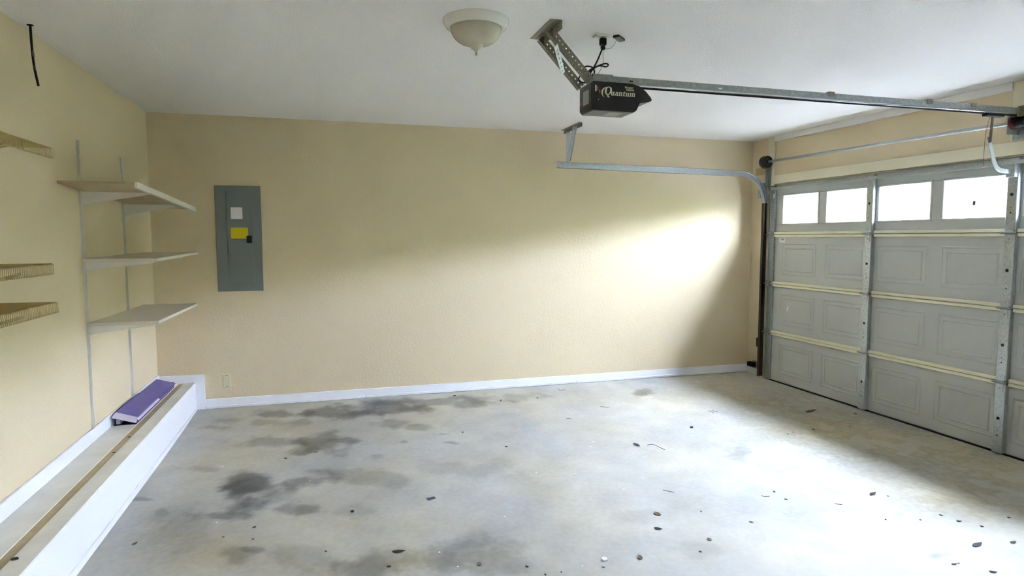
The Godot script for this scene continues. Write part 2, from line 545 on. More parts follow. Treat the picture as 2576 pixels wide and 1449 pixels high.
# ---------------------------------------------------------------- garage door
func garage_door() -> void:
	var z0 := 0.285
	var z1 := 5.425
	var x := W + 0.03        # inner face of the steel sheets
	var back := W + 0.085
	var s := 0.5334
	var cols := []
	for i in 8:
		cols.append(0.733 + 0.6055 * i)
	var stiles := [1.633, 2.845, 4.056]
	var door := Node3D.new()
	door.position = Vector3(W + 0.03, 0, (z0 + z1) * 0.5)
	put(door, "door_1", self)
	door.set_meta("kind", "structure")
	door.set_meta("label", "closed grey sectional garage door with a row of windows")
	# embossed panel: a raised field inside a groove, shared by all
	for k in 4:
		var y0 := 0.012 if k == 0 else k * s
		var y1 := (k + 1) * s + (0.0 if k == 3 else 0.001)   # tongue into the next section: no gap for light
		var st := mesh_start()
		if k < 3:
			bx(st, Vector3(x, y0, z0), Vector3(back, y1, z1), 0.004)
		else:
			var wy0 := 1.708
			var wy1 := 2.014
			bx(st, Vector3(x, y0, z0), Vector3(back, wy0, z1), 0.003)
			bx(st, Vector3(x, wy1, z0), Vector3(back, y1, z1), 0.003)
			var edge := z0
			for c in cols:
				bx(st, Vector3(x, wy0, edge), Vector3(back, wy1, c - 0.25), 0.003)
				edge = c + 0.25
			bx(st, Vector3(x, wy0, edge), Vector3(back, wy1, z1), 0.003)
		var sec := build("door_section", st, M.door, door)
		for c in cols:
			if k < 3:
				var ym := (k + 0.5) * s
				st = mesh_start()
				for ring in [[0.245, 0.165, 0.228, 0.148, 0.0035], [0.205, 0.125, 0.190, 0.110, 0.0035]]:
					emboss(st, x, ym, c, ring[0], ring[1], ring[2], ring[3], ring[4])
				build("embossed_panel", st, M.door, sec)
			else:
				# window: frame moulding and pane
				st = mesh_start()
				var f := 0.018
				bx(st, Vector3(x - 0.006, 1.696, c - 0.262), Vector3(back + 0.006, 1.696 + f, c + 0.262), 0.003)
				bx(st, Vector3(x - 0.006, 2.026 - f, c - 0.262), Vector3(back + 0.006, 2.026, c + 0.262), 0.003)
				bx(st, Vector3(x - 0.006, 1.696 + f, c - 0.262), Vector3(back + 0.006, 2.026 - f, c - 0.262 + f), 0.003)
				bx(st, Vector3(x - 0.006, 1.696 + f, c + 0.262 - f), Vector3(back + 0.006, 2.026 - f, c + 0.262), 0.003)
				build("window_frame", st, M.door, sec)
				box_part("window_pane", Vector3(x + 0.028, 1.70, c - 0.255), Vector3(x + 0.032, 2.02, c + 0.255), M.glass, sec).set_meta("label", "clear glass pane")
	# cream rails along the joints, between the stiles
	var spans := [[0.375, stiles[0] - 0.037], [stiles[0] + 0.037, stiles[1] - 0.037], [stiles[1] + 0.037, stiles[2] - 0.037], [stiles[2] + 0.037, 5.335]]
	for k in [1, 2, 3]:
		for sp in spans:
			var st := mesh_start()
			bx(st, Vector3(x - 0.022, k * s + 0.002, sp[0]), Vector3(x, k * s + 0.028, sp[1]), 0.004)
			bx(st, Vector3(x - 0.019, k * s - 0.028, sp[0]), Vector3(x, k * s - 0.003, sp[1]), 0.004)
			build("joint_rail", st, M.rail_cream, door)
	# steel stiles, one length in each section, with their plug holes
	for zc in [0.335] + stiles + [5.375]:
		var end: bool = zc < 0.5 or zc > 5.3
		var hw := 0.042 if end else 0.036
		var proud := 0.026 if end else 0.042
		for k in 4:
			var y0 := k * s + (0.014 if k == 0 else 0.012)
			var y1 := (k + 1) * s - 0.012
			var st := mesh_start()
			bx(st, Vector3(x - proud, y0, zc - hw), Vector3(x, y1, zc + hw), 0.004)
			var stile := build("stile", st, M.galv_dull if end else M.galv, door)
			if not end:
				for h in [[0.5, 0.011], [0.25, 0.0045], [0.32, 0.003]]:
					st = mesh_start()
					lathe(st, [Vector2(h[1], 0.0), Vector2(h[1], 0.0015), Vector2(0, 0.0015)], Vector3(x - proud - 0.0001, y0 + (y1 - y0) * h[0], zc), Vector3.LEFT, 14)
					build("hole_plug", st, M.black_matte, stile).set_meta("label", "black plug in the stile")
	# hinges over the joints
	for zc in stiles:
		for k in [1, 2, 3]:
			var st := mesh_start()
			var xf := x - 0.042
			bx(st, Vector3(xf - 0.004, k * s + 0.012, zc - 0.03), Vector3(xf, k * s + 0.055, zc + 0.03), 0.001)
			bx(st, Vector3(xf - 0.004, k * s - 0.07, zc - 0.022), Vector3(xf, k * s - 0.012, zc + 0.022), 0.001)
			bx(st, Vector3(xf - 0.010, k * s - 0.014, zc - 0.03), Vector3(xf, k * s + 0.014, zc + 0.03), 0.004)
			var hinge := build("hinge", st, M.galv, door)
			st = mesh_start(true)
			tube(st, [Vector3(xf - 0.014, k * s, zc - 0.048), Vector3(xf - 0.014, k * s, zc + 0.048)], 0.008, 10)
			build("hinge_barrel", st, M.galv_dull, hinge)
			for dy in [0.04, -0.045]:
				st = mesh_start()
				lathe(st, [Vector2(0.008, 0.0), Vector2(0.008, 0.004), Vector2(0.0, 0.006)], Vector3(xf - 0.004, k * s + dy, zc), Vector3.LEFT, 6)
				build("hinge_bolt", st, M.galv, hinge)
	# end hinges with rollers in the track
	for k in [1, 2, 3]:
		var st := mesh_start()
		bx(st, Vector3(x - 0.05, k * s - 0.03, 0.298), Vector3(x - 0.026, k * s + 0.03, 0.355), 0.003)
		var eh := build("end_hinge", st, M.galv_dull, door)
		st = mesh_start(true)
		tube(st, [Vector3(x - 0.052, k * s, 0.266), Vector3(x - 0.052, k * s, 0.36)], 0.006, 8)
		build("roller_stem", st, M.galv_dull, eh)
	var tr := mesh_start()
	bx(tr, Vector3(x - 0.05, 1.985, 0.30), Vector3(x - 0.026, 2.035, 0.38), 0.003)
	build("top_roller_bracket", tr, M.galv_dull, door)
	# reinforcing strut along the top, centre bracket for the arm
	var sst := mesh_start()
	bx(sst, Vector3(x - 0.045, 2.098, z0 + 0.01), Vector3(x - 0.003, 2.104, z1 - 0.01), 0.002)
	bx(sst, Vector3(x - 0.049, 2.075, z0 + 0.01), Vector3(x - 0.045, 2.104, z1 - 0.01), 0.001)
	bx(sst, Vector3(x - 0.006, 2.085, z0 + 0.01), Vector3(x, 2.128, z1 - 0.01), 0.002)
	build("top_strut", sst, M.galv, door)
	sst = mesh_start()
	bx(sst, Vector3(x - 0.072, 1.985, 2.815), Vector3(x - 0.043, 2.075, 2.875), 0.003)
	build("arm_bracket", sst, M.galv, door)
	box_part("bottom_seal", Vector3(x - 0.008, 0.0, z0), Vector3(back, 0.0115, z1), M.rubber, door, 0.004).set_meta("label", "black rubber bottom seal")
	# paper label in the corner of a section
	var p := on_plane(1968, 605, 0, x)
	var lab := box_part("paper_label", Vector3(x - 0.001, p.y - 0.022, p.z - 0.045), Vector3(x, p.y + 0.028, p.z + 0.045), M.paper, door)
	lab.set_meta("label", "small white paper label")
	box_part("printed_band", Vector3(x - 0.0015, p.y + 0.002, p.z - 0.02), Vector3(x - 0.001, p.y + 0.022, p.z + 0.03), mat(Color(0.60, 0.61, 0.66), 0.6), lab)
	p = on_plane(1982, 776, 0, x)
	var chip := mesh_start()
	prism(chip, PackedVector2Array([Vector2(-0.012, -0.03), Vector2(0.006, -0.026), Vector2(0.0, 0.004), Vector2(0.012, 0.03), Vector2(-0.004, 0.018), Vector2(-0.014, 0.0)]), Transform3D(Basis(Vector3.BACK, Vector3.UP, Vector3.LEFT), Vector3(x, p.y, p.z)), 0.0008)
	build("paint_scuff", chip, M.white, door).set_meta("label", "small white scuff")
	# torn sticker on a pane
	p = on_plane(2451, 511, 0, x + 0.028)
	box_part("sticker", Vector3(x + 0.0265, p.y - 0.016, p.z - 0.012), Vector3(x + 0.0278, p.y + 0.016, p.z + 0.010), mat(Color(0.16, 0.05, 0.22), 0.6), door, 0.0).set_meta("label", "tiny dark sticker on a window pane")

func emboss(st: SurfaceTool, x: float, y: float, z: float, oz: float, oy: float, iz: float, iy: float, d: float) -> void:
	# a raised bead round a rectangle on the door's inner face
	var mz := (oz + iz) * 0.5
	var my := (oy + iy) * 0.5
	var away := Vector3(x + 0.5, y, z)
	var ring := func(hz: float, hy: float, dx: float) -> Array:
		return [Vector3(x - dx, y - hy, z - hz), Vector3(x - dx, y - hy, z + hz), Vector3(x - dx, y + hy, z + hz), Vector3(x - dx, y + hy, z - hz)]
	var a: Array = ring.call(oz, oy, 0.0)
	var b: Array = ring.call(mz, my, d)
	var c: Array = ring.call(iz, iy, 0.0)
	for i in 4:
		var j := (i + 1) % 4
		quad(st, a[i], a[j], b[j], b[i], away)
		quad(st, b[i], b[j], c[j], c[i], away)

# ---------------------------------------------------------------- track
func channel(st: SurfaceTool, pts: Array, half: float, depth: float, z: float) -> void:
	# a C channel that follows pts in the plane z; web at z, flanges towards +z
	var prof := [Vector2(half - 0.008, depth), Vector2(half, depth), Vector2(half, 0.0), Vector2(-half, 0.0), Vector2(-half, depth), Vector2(-half + 0.008, depth)]
	var t := 0.003
	for i in pts.size() - 1:
		var fr := []
		for e in [i, i + 1]:
			var a: Vector3 = pts[maxi(e - 1, 0)]
			var b: Vector3 = pts[mini(e + 1, pts.size() - 1)]
			var tan := (b - a).normalized()
			fr.append([pts[e], Vector3(-tan.y, tan.x, 0)])
		for k in prof.size() - 1:
			var p: Vector2 = prof[k]
			var q: Vector2 = prof[k + 1]
			var e2 := (q - p).normalized()
			var nn := Vector2(-e2.y, e2.x) * t
			var at := func(f: Array, v: Vector2) -> Vector3:
				return f[0] + f[1] * v.x + Vector3(0, 0, v.y)
			var mid: Vector3 = at.call(fr[0], (p + q) * 0.5 + nn * 0.5)
			quad(st, at.call(fr[0], p), at.call(fr[0], q), at.call(fr[1], q), at.call(fr[1], p), mid)
			quad(st, at.call(fr[0], p + nn), at.call(fr[0], q + nn), at.call(fr[1], q + nn), at.call(fr[1], p + nn), mid)

func door_track() -> void:
	var zt := 0.252
	var t := thing("door_track", "galvanized door track hung along the back wall, curving down beside the garage door", "track", Vector3(6.03, 0.0, zt))
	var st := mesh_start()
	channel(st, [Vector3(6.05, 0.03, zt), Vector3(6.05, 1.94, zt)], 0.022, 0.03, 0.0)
	build("vertical_track", st, M.track_shaded, t).set_meta("label", "upright track with its shade painted dark")
	st = mesh_start()
	var arc := []
	for k in 13:
		var a := PI * 0.5 * k / 12.0
		arc.append(Vector3(5.74 + 0.31 * cos(a), 1.94 + 0.31 * sin(a), zt))
	channel(st, arc, 0.027, 0.03, 0.0)
	build("curved_track", st, M.galv, t)
	st = mesh_start()
	channel(st, [Vector3(5.74, 2.25, zt), Vector3(3.64, 2.278, zt)], 0.027, 0.03, 0.0)
	build("horizontal_track", st, M.galv, t)
	# brackets that hold the upright to the jamb
	for y in [0.3, 1.0, 1.75]:
		st = mesh_start()
		bx(st, Vector3(6.03, y - 0.025, zt - 0.008), Vector3(W, y + 0.025, zt - 0.003), 0.001)
		bx(st, Vector3(W - 0.004, y - 0.03, zt - 0.06), Vector3(W, y + 0.03, zt - 0.003), 0.001)
		build("jamb_bracket", st, M.galv_dull, t)
	st = mesh_start()
	bx(st, Vector3(5.98, 2.0, zt - 0.012), Vector3(W, 2.16, zt - 0.004), 0.001)
	build("flag_bracket", st, M.galv_dull, t)
	# hanger: angle on the ceiling and two straps
	var hp := [on_plane(1425, 328, 1, H), on_plane(1460, 308, 1, H)]
	var hx := 3.775
	st = mesh_start()
	bx(st, Vector3(hx - 0.035, H - 0.003, 0.10), Vector3(hx, H, 0.57), 0.0)
	bx(st, Vector3(hx - 0.003, H - 0.036, 0.10), Vector3(hx, H - 0.003, 0.57), 0.0)
	build("ceiling_angle", st, M.steel_punched, t)
	st = mesh_start()
	punched_leg(st, Vector3(hx - 0.005, H - 0.01, zt - 0.03), Vector3(hx - 0.005, 2.26, zt - 0.03), Vector3(0, 0, 1), 0.03, 0.003)
	punched_leg(st, Vector3(hx - 0.006, H - 0.01, zt - 0.001), Vector3(hx - 0.006, 2.26, zt - 0.001), Vector3(-1, 0, 0), 0.03, 0.003)
	build("hanger_strap", st, M.galv, t)
	st = mesh_start()
	punched_leg(st, Vector3(hx - 0.006, H - 0.015, 0.43), Vector3(hx - 0.006, 2.315, zt + 0.02), Vector3(0, 0.28, 0.96).normalized(), 0.03, 0.003)
	punched_leg(st, Vector3(hx - 0.009, H - 0.015, 0.43), Vector3(hx - 0.009, 2.315, zt + 0.02), Vector3(-1, 0, 0), 0.03, 0.003)
	build("hanger_strap", st, M.galv, t)

# ---------------------------------------------------------------- torsion shaft above the door
func torsion_shaft() -> void:
	var xs := W - 0.1
	var a := Vector3(xs, 2.372, 0.27)
	var b := Vector3(xs, 2.338, 3.9)
	var t := thing("torsion_shaft", "grey torsion shaft above the garage door with black cable drum and spring", "spring shaft", Vector3(xs, 2.3, 0.3))
	var st := mesh_start(true)
	tube(st, [a, b], 0.0135, 14)
	build("shaft", st, M.galv, t)
	st = mesh_start()
	lathe(st, [Vector2(0.0, -0.002), Vector2(0.06, -0.002), Vector2(0.066, 0.004), Vector2(0.066, 0.014), Vector2(0.056, 0.018), Vector2(0.056, 0.05), Vector2(0.064, 0.054), Vector2(0.064, 0.062), Vector2(0.03, 0.066), Vector2(0.03, 0.085), Vector2(0.0, 0.085)], Vector3(xs, 2.371, 0.315), Vector3(0, 0, 1), 32)
	build("cable_drum", st, M.black, t).set_meta("label", "black cable drum")
	st = mesh_start()
	bx(st, Vector3(xs - 0.02, 2.34, 0.292), Vector3(W - 0.022, 2.40, 0.297), 0.001)
	bx(st, Vector3(W - 0.06, 2.13, 0.292), Vector3(W - 0.022, 2.34, 0.297), 0.001)
	bx(st, Vector3(W - 0.027, 2.11, 0.292), Vector3(W - 0.022, 2.42, 0.345), 0.001)
	build("end_bearing_plate", st, M.galv_dull, t)
	st = mesh_start(true)
	tube(st, [Vector3(xs + 0.055, 2.365, 0.35), Vector3(W - 0.02, 1.8, 0.352), Vector3(W - 0.02, 0.1, 0.352)], 0.002, 6)
	build("lift_cable", st, M.galv_dull, t)
	# centre: anchor plate, cones and spring
	st = mesh_start()
	bx(st, Vector3(xs - 0.04, 2.27, 2.875), Vector3(W - 0.022, 2.41, 2.88), 0.001)
	bx(st, Vector3(W - 0.028, 2.24, 2.835), Vector3(W - 0.022, 2.44, 2.93), 0.001)
	build("anchor_plate", st, M.galv_dull, t)
	st = mesh_start()
	lathe(st, [Vector2(0.0, 0.0), Vector2(0.045, 0.0), Vector2(0.048, 0.006), Vector2(0.048, 0.014), Vector2(0.036, 0.018), Vector2(0.034, 0.08), Vector2(0.0, 0.08)], Vector3(xs, 2.347, 2.885), Vector3(0, 0, 1), 24)
	build("spring_cone", st, mat(Color(0.30, 0.03, 0.04), 0.5), t).set_meta("label", "red painted spring cone")
	st = mesh_start(true)
	var coil := []
	for k in 90 * 12 + 1:
		var g := TAU * k / 12.0
		coil.append(Vector3(xs + 0.036 * cos(g), 2.345 + 0.036 * sin(g), 2.91 + 0.0068 * k / 12.0))
	tube(st, coil, 0.0034, 6)
	build("torsion_spring", st, M.black, t).set_meta("label", "black coiled torsion spring")
	st = mesh_start()
	lathe(st, [Vector2(0.0, 0.0), Vector2(0.034, 0.0), Vector2(0.036, 0.05), Vector2(0.05, 0.054), Vector2(0.05, 0.09), Vector2(0.0, 0.09)], Vector3(xs, 2.342, 3.5), Vector3(0, 0, 1), 24)
	build("winding_cone", st, mat(Color(0.30, 0.03, 0.04), 0.5), t)

# ---------------------------------------------------------------- opener
func letters(called: String, text: String, size: float, at: Vector3, m: Material, parent: Node, bold := true, slant := 0.18) -> void:
	var tm := TextMesh.new()
	var f := SystemFont.new()
	f.font_names = PackedStringArray(["Droid Serif"])
	f.font_weight = 700 if bold else 400
	tm.font = f
	tm.text = text
	tm.font_size = 64
	tm.pixel_size = size / 64.0
	tm.depth = 0.001
	tm.horizontal_alignment = HORIZONTAL_ALIGNMENT_LEFT
	tm.vertical_alignment = VERTICAL_ALIGNMENT_BOTTOM
	var o := MeshInstance3D.new()
	o.mesh = tm
	o.material_override = m
	o.name = called
	parent.add_child(o, true)
	o.transform = Transform3D(Basis(Vector3.RIGHT, Vector3(slant, 1, 0), Vector3(0, 0, 1)), at - Vector3(origin[parent]))
	origin[o] = at

func opener() -> void:
	var zf := 3.03
	var zb := 2.865
	var t := thing("garage_door_opener", "black garage door opener hanging from the ceiling with a long grey rail to the door", "door opener", Vector3(2.95, 2.23, 2.95))
	# housing: side outline swept across its width, ends rounded
	var prof := PackedVector2Array([Vector2(2.802, 2.250), Vector2(2.812, 2.238), Vector2(3.052, 2.236), Vector2(3.066, 2.246), Vector2(3.084, 2.284), Vector2(3.148, 2.297), Vector2(3.156, 2.305), Vector2(3.150, 2.318), Vector2(3.118, 2.350), Vector2(3.080, 2.372), Vector2(3.040, 2.384), Vector2(2.814, 2.384), Vector2(2.802, 2.374)])
	var st := mesh_start()
	var inset := Geometry2D.offset_polygon(prof, -0.006)[0]
	prism(st, prof, Transform3D(Basis.IDENTITY, Vector3(0, 0, zb + 0.006)), zf - zb - 0.012)
	prism(st, inset, Transform3D(Basis.IDENTITY, Vector3(0, 0, zb)), zf - zb)
	build("motor_housing", st, M.black, t)
	box_part("base_plate", Vector3(2.815, 2.2335, zb + 0.008), Vector3(3.05, 2.2375, zf - 0.008), mat(Color(0.40, 0.39, 0.40), 0.5, 0.3), t, 0.001).set_meta("label", "grey steel base plate")
	box_part("base_label", Vector3(2.92, 2.2325, zb + 0.03), Vector3(3.0, 2.2335, zf - 0.03), mat(Color(0.62, 0.62, 0.54), 0.7), t)
	box_part("back_label", Vector3(2.8005, 2.272, zb + 0.055), Vector3(2.8022, 2.345, zf - 0.035), mat(Color(0.62, 0.61, 0.56), 0.6), t).set_meta("label", "pale rating label")
	st = mesh_start()
	lathe(st, [Vector2(0.018, 0.0), Vector2(0.018, 0.004), Vector2(0.012, 0.008), Vector2(0.0, 0.009)], Vector3(3.068, 2.272, zf - 0.05), Vector3(0.9, -0.43, 0).normalized(), 16)
	build("lamp_lens", st, mat(Color(0.8, 0.85, 0.9), 0.1), t)
	var terminals := mat(Color(0.62, 0.42, 0.28), 0.4, 0.3)
	for k in 3:
		var yy: float = [2.33, 2.335, 2.322][k]
		box_part("terminal", Vector3(2.823 + k * 0.011, yy, zf - 0.001), Vector3(2.829 + k * 0.011, yy + [0.032, 0.02, 0.018][k], zf + 0.002), M.paper if k == 0 else terminals, t)
	box_part("indicator_light", Vector3(2.84, 2.287, zf - 0.001), Vector3(2.844, 2.292, zf + 0.001), M.paper, t)
	box_part("learn_button", Vector3(2.8, 2.282, zb + 0.02), Vector3(2.8025, 2.296, zb + 0.035), mat(Color(0.65, 0.30, 0.08), 0.5), t)
	# printed name and swoosh
	var ink := mat(Color(0.86, 0.84, 0.74), 0.5)
	letters("lettering", "Q", 0.058, Vector3(2.868, 2.302, zf + 0.0005), ink, t)
	letters("lettering", "uantum", 0.036, Vector3(2.908, 2.305, zf + 0.0005), ink, t)
	letters("lettering", "Wayne", 0.014, Vector3(2.99, 2.352, zf + 0.0005), ink, t)
	letters("lettering", "Dalton", 0.014, Vector3(2.998, 2.340, zf + 0.0005), ink, t)
	var sw := PackedVector2Array()
	for k in 15:
		var a := lerpf(1.25, 4.2, k / 14.0)
		sw.append(Vector2(2.892 + 0.034 * cos(a), 2.327 + 0.029 * sin(a)))
	for k in 15:
		var a := lerpf(4.2, 1.25, k / 14.0)
		var thin := 0.0085 * sin(PI * clampf(1.0 - k / 14.0, 0.02, 0.98))
		sw.append(Vector2(2.892 + (0.034 - thin) * cos(a), 2.327 + (0.029 - thin * 0.5) * sin(a)))
	st = mesh_start()
	prism(st, sw, Transform3D(Basis.IDENTITY, Vector3(0, 0, zf)), 0.001)
	build("printed_swoosh", st, ink, t)
	# rail
	var za := 2.925
	var x0 := 2.815
	var x1 := 6.0
	st = mesh_start()
	var ya := 2.388
	bx(st, Vector3(x0, ya + 0.012, za - 0.016), Vector3(x1, ya + 0.05, za + 0.016), 0.002)
	build("rail", st, M.galv_dull, t).set_meta("label", "long galvanized rail")
	st = mesh_start()
	for e in [-1.0, 1.0]:
		bx(st, Vector3(3.12, ya + 0.002, za + e * 0.016 - 0.010), Vector3(x1, ya + 0.012, za + e * 0.016 + 0.010), 0.002)
	build("rail_flange", st, M.galv_bright, t)
	st = mesh_start(true)
	tube(st, [Vector3(3.1, ya - 0.001, za), Vector3(5.95, ya - 0.001, za)], 0.0035, 8)
	build("drive_chain", st, M.rubber, t)
	box_part("rail_sleeve", Vector3(2.84, ya + 0.008, za - 0.02), Vector3(2.965, ya + 0.056, za + 0.02), M.galv_dull, t, 0.002)
	for px in [[2092, 238], [2340, 256], [2450, 266]]:
		var p := on_plane(px[0], px[1], 2, za + 0.018)
		box_part("rail_clip", Vector3(p.x - 0.022, ya + 0.03, za - 0.02), Vector3(p.x + 0.022, ya + 0.058, za + 0.021), M.steel_punched, t, 0.002)
	for px in [[1588, 205], [1812, 223]]:
		var p := on_plane(px[0], px[1], 2, za + 0.016)
		box_part("rail_tab", Vector3(p.x - 0.01, p.y - 0.004, za + 0.0158), Vector3(p.x + 0.01, p.y + 0.004, za + 0.018), M.black_matte if px[0] < 1600 else M.white, t)
	st = mesh_start()
	bx(st, Vector3(5.93, ya - 0.01, za - 0.035), Vector3(W - 0.022, ya + 0.056, za - 0.022), 0.002)
	bx(st, Vector3(5.93, ya - 0.01, za + 0.022), Vector3(W - 0.022, ya + 0.056, za + 0.035), 0.002)
	bx(st, Vector3(6.05, ya - 0.03, za - 0.06), Vector3(W - 0.022, ya + 0.08, za + 0.06), 0.002)
	build("header_bracket", st, M.steel_punched, t)
	# trolley, arm and release cord
	var zr := 2.86
	st = mesh_start()
	bx(st, Vector3(5.67, ya - 0.018, za - 0.018), Vector3(5.83, ya + 0.002, za + 0.018), 0.003)
	build("trolley", st, M.black_matte, t)
	st = mesh_start()
	var s0 := Vector3(5.757, ya - 0.012, za - 0.01)
	var s1 := Vector3(5.835, 2.215, 2.85)
	var al := (s1 - s0).normalized()
	var bas := Basis(al, al.cross(Vector3(0, 0, 1)).normalized() * -1.0, Vector3.ZERO)
	bas.z = bas.x.cross(bas.y).normalized()
	bx(st, Vector3(0, -0.011, -0.003), Vector3(s0.distance_to(s1), 0.011, 0.003), 0.001, Transform3D(bas, s0))
	build("straight_arm", st, mat(Color(0.33, 0.27, 0.20), 0.6, 0.4), t).set_meta("label", "dark brown steel arm")
	st = mesh_start()
	var jp := smooth_path([Vector3(5.822, 2.25, 2.845), Vector3(5.862, 2.15, 2.845), Vector3(5.893, 2.08, 2.845), Vector3(5.93, 2.04, 2.845), Vector3(5.985, 2.027, 2.845), Vector3(6.052, 2.025, 2.845)], 5)
	for i in jp.size() - 1:
		var a: Vector3 = jp[i]
		var b: Vector3 = jp[i + 1]
		var tx := (b - a).normalized()
		var ty := Vector3(-tx.y, tx.x, 0)
		bx(st, Vector3(-0.001, -0.014, -0.004), Vector3(a.distance_to(b) + 0.001, 0.014, 0.004), 0.0, Transform3D(Basis(tx, ty, Vector3(0, 0, 1)), a))
	build("curved_arm", st, mat(Color(0.80, 0.83, 0.82), 0.35, 0.5), t).set_meta("label", "pale galvanized curved arm")
	st = mesh_start(true)
	tube(st, smooth_path([Vector3(5.735, ya - 0.014, za - 0.012), Vector3(5.737, 2.25, 2.89), Vector3(5.738, 2.05, 2.885)], 5), 0.0016, 6)
	build("release_cord", st, mat(Color(0.62, 0.30, 0.20), 0.8), t).set_meta("label", "thin red release cord")
	# hanger of punched angle
	st = mesh_start()
	punched_leg(st, Vector3(2.60, H - 0.003, 2.80), Vector3(2.60, H - 0.003, 3.12), Vector3(-1, 0, 0), 0.06, 0.003, 0.03, 0.008)
	punched_leg(st, Vector3(2.60, H - 0.042, 2.82), Vector3(2.60, H - 0.042, 3.12), Vector3(0, 1, 0), 0.04, 0.003, 0.03, 0.008)
	build("ceiling_angle", st, M.steel_punched, t)
	var along := (Vector3(2.815, 2.385, 0) - Vector3(2.575, 2.615, 0)).normalized()
	var perp := Vector3(along.y, -along.x, 0)
	for zc in [2.86, 3.0]:
		st = mesh_start()
		var a := Vector3(2.572, 2.622, zc)
		var b := Vector3(2.806, 2.378, zc)
		punched_leg(st, a, b, perp * -1.0, 0.034, 0.003, 0.026, 0.008)
		punched_leg(st, a, b, Vector3(0, 0, -1), 0.034, 0.003, 0.026, 0.008)
		build("hanger_strap", st, M.steel_punched, t)
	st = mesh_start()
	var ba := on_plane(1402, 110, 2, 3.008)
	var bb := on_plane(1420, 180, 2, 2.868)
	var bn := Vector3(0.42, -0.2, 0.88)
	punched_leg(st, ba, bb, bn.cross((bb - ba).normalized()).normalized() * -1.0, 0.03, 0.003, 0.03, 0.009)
	build("cross_brace", st, mat(Color(0.88, 0.90, 0.92), 0.4, 0.3), t).set_meta("label", "galvanized cross brace, window light painted in pale")  # pale colour stands in for daylight falling on the brace

	# power cord up to the ceiling outlet
	var out := on_plane(1517, 90, 1, H)
	var cord := thing("power_cord", "black power cord looped above the opener and plugged into the ceiling", "cord", Vector3(2.83, 2.385, 2.95))
	st = mesh_start()
	bx(st, Vector3(out.x - 0.017, H - 0.052, out.z - 0.014), Vector3(out.x + 0.017, H - 0.012, out.z + 0.014), 0.005)
	bx(st, Vector3(out.x - 0.011, H - 0.072, out.z - 0.010), Vector3(out.x + 0.011, H - 0.052, out.z + 0.010), 0.004)
	build("plug", st, M.black_matte, cord)
	var zc0 := out.z
	var px2 := [[1516, 112], [1513, 128], [1503, 152], [1490, 176], [1478, 192], [1482, 178], [1500, 168], [1522, 160], [1530, 163], [1524, 168], [1505, 166], [1485, 178], [1470, 180], [1466, 172], [1476, 167], [1490, 170], [1495, 184], [1480, 196], [1462, 190], [1456, 200], [1466, 208], [1482, 205]]
	var path := []
	for i in px2.size():
		var zz := lerpf(zc0, 2.95, minf(i / 4.0, 1.0)) + 0.022 * sin(i * 1.9) * (1.0 if i > 4 else 0.0)
		path.append(on_plane(px2[i][0], px2[i][1], 2, zz))
	path[0] = Vector3(out.x, H - 0.07, out.z)
	st = mesh_start(true)
	tube(st, smooth_path(path, 5), 0.0042, 8)
	build("cable", st, M.black_matte, cord)
	# outlet and small receiver on the ceiling
	var ol := thing("ceiling_outlet", "white electrical outlet on the ceiling holding the black plug", "outlet", Vector3(out.x, H, out.z))
	box_part("cover_plate", Vector3(out.x - 0.05, H - 0.006, out.z - 0.033), Vector3(out.x + 0.04, H, out.z + 0.033), mat(Color(0.89, 0.87, 0.82), 0.5), ol, 0.002)
	for dx in [-0.025, 0.0]:
		box_part("socket", Vector3(out.x + dx * 1.5 - 0.016, H - 0.011, out.z - 0.015), Vector3(out.x + dx * 1.5 + 0.016, H - 0.006, out.z + 0.015), mat(Color(0.84, 0.82, 0.74), 0.5), ol, 0.002)
	var rc := on_plane(1557, 97, 1, H - 0.008)
	var rv := thing("receiver_box", "small dark receiver on the ceiling beside the outlet with a thin wire", "receiver", Vector3(rc.x, H, rc.z))
	var yaw := Basis(Vector3.UP, 0.75)
	box_part("case", Vector3(-0.045, -0.014, -0.018), Vector3(0.045, 0, 0.018), mat(Color(0.10, 0.10, 0.14), 0.4), rv, 0.003, Transform3D(yaw, Vector3(rc.x, H, rc.z)))
	st = mesh_start(true)
	var w := [Vector3(rc.x - 0.01, H - 0.012, rc.z)]
	for q in [[1545, 112], [1535, 122], [1522, 124], [1517, 135], [1517, 160], [1508, 180], [1495, 198]]:
		w.append(on_plane(q[0], q[1], 2, 2.965))
	tube(st, smooth_path(w, 4), 0.0013, 5)
	build("thin_wire", st, mat(Color(0.50, 0.48, 0.42), 0.6), rv)

# ---------------------------------------------------------------- ledge along the left wall
func ledge() -> void:
	var t := thing("boxed_ledge", "low boxed ledge of white and cream boards along the shelf wall", "ledge", Vector3(0.15, 0, 3.0))
	var y := 0.28
	var xe := 0.302
	box_part("front_board", Vector3(xe - 0.02, 0.042, 0.012), Vector3(xe, y - 0.003, D - 0.002), M.white, t, 0.004).set_meta("label", "white front board")
	box_part("bottom_strip", Vector3(xe - 0.02, 0.0, 0.012), Vector3(xe + 0.006, 0.041, D - 0.002), M.white, t, 0.004)
	box_part("top_board", Vector3(0.001, y - 0.02, 0.013), Vector3(0.166, y, D - 0.002), M.board, t, 0.002).set_meta("label", "cream inner top board")
	box_part("gap_strip", Vector3(0.166, y - 0.02, 0.012), Vector3(0.21, y - 0.004, D - 0.002), M.bare, t).set_meta("label", "bare tan strip between the top boards")
	box_part("top_board", Vector3(0.21, y - 0.02, 0.012), Vector3(xe - 0.001, y, D - 0.002), M.board, t, 0.002).set_meta("label", "cream outer top board")

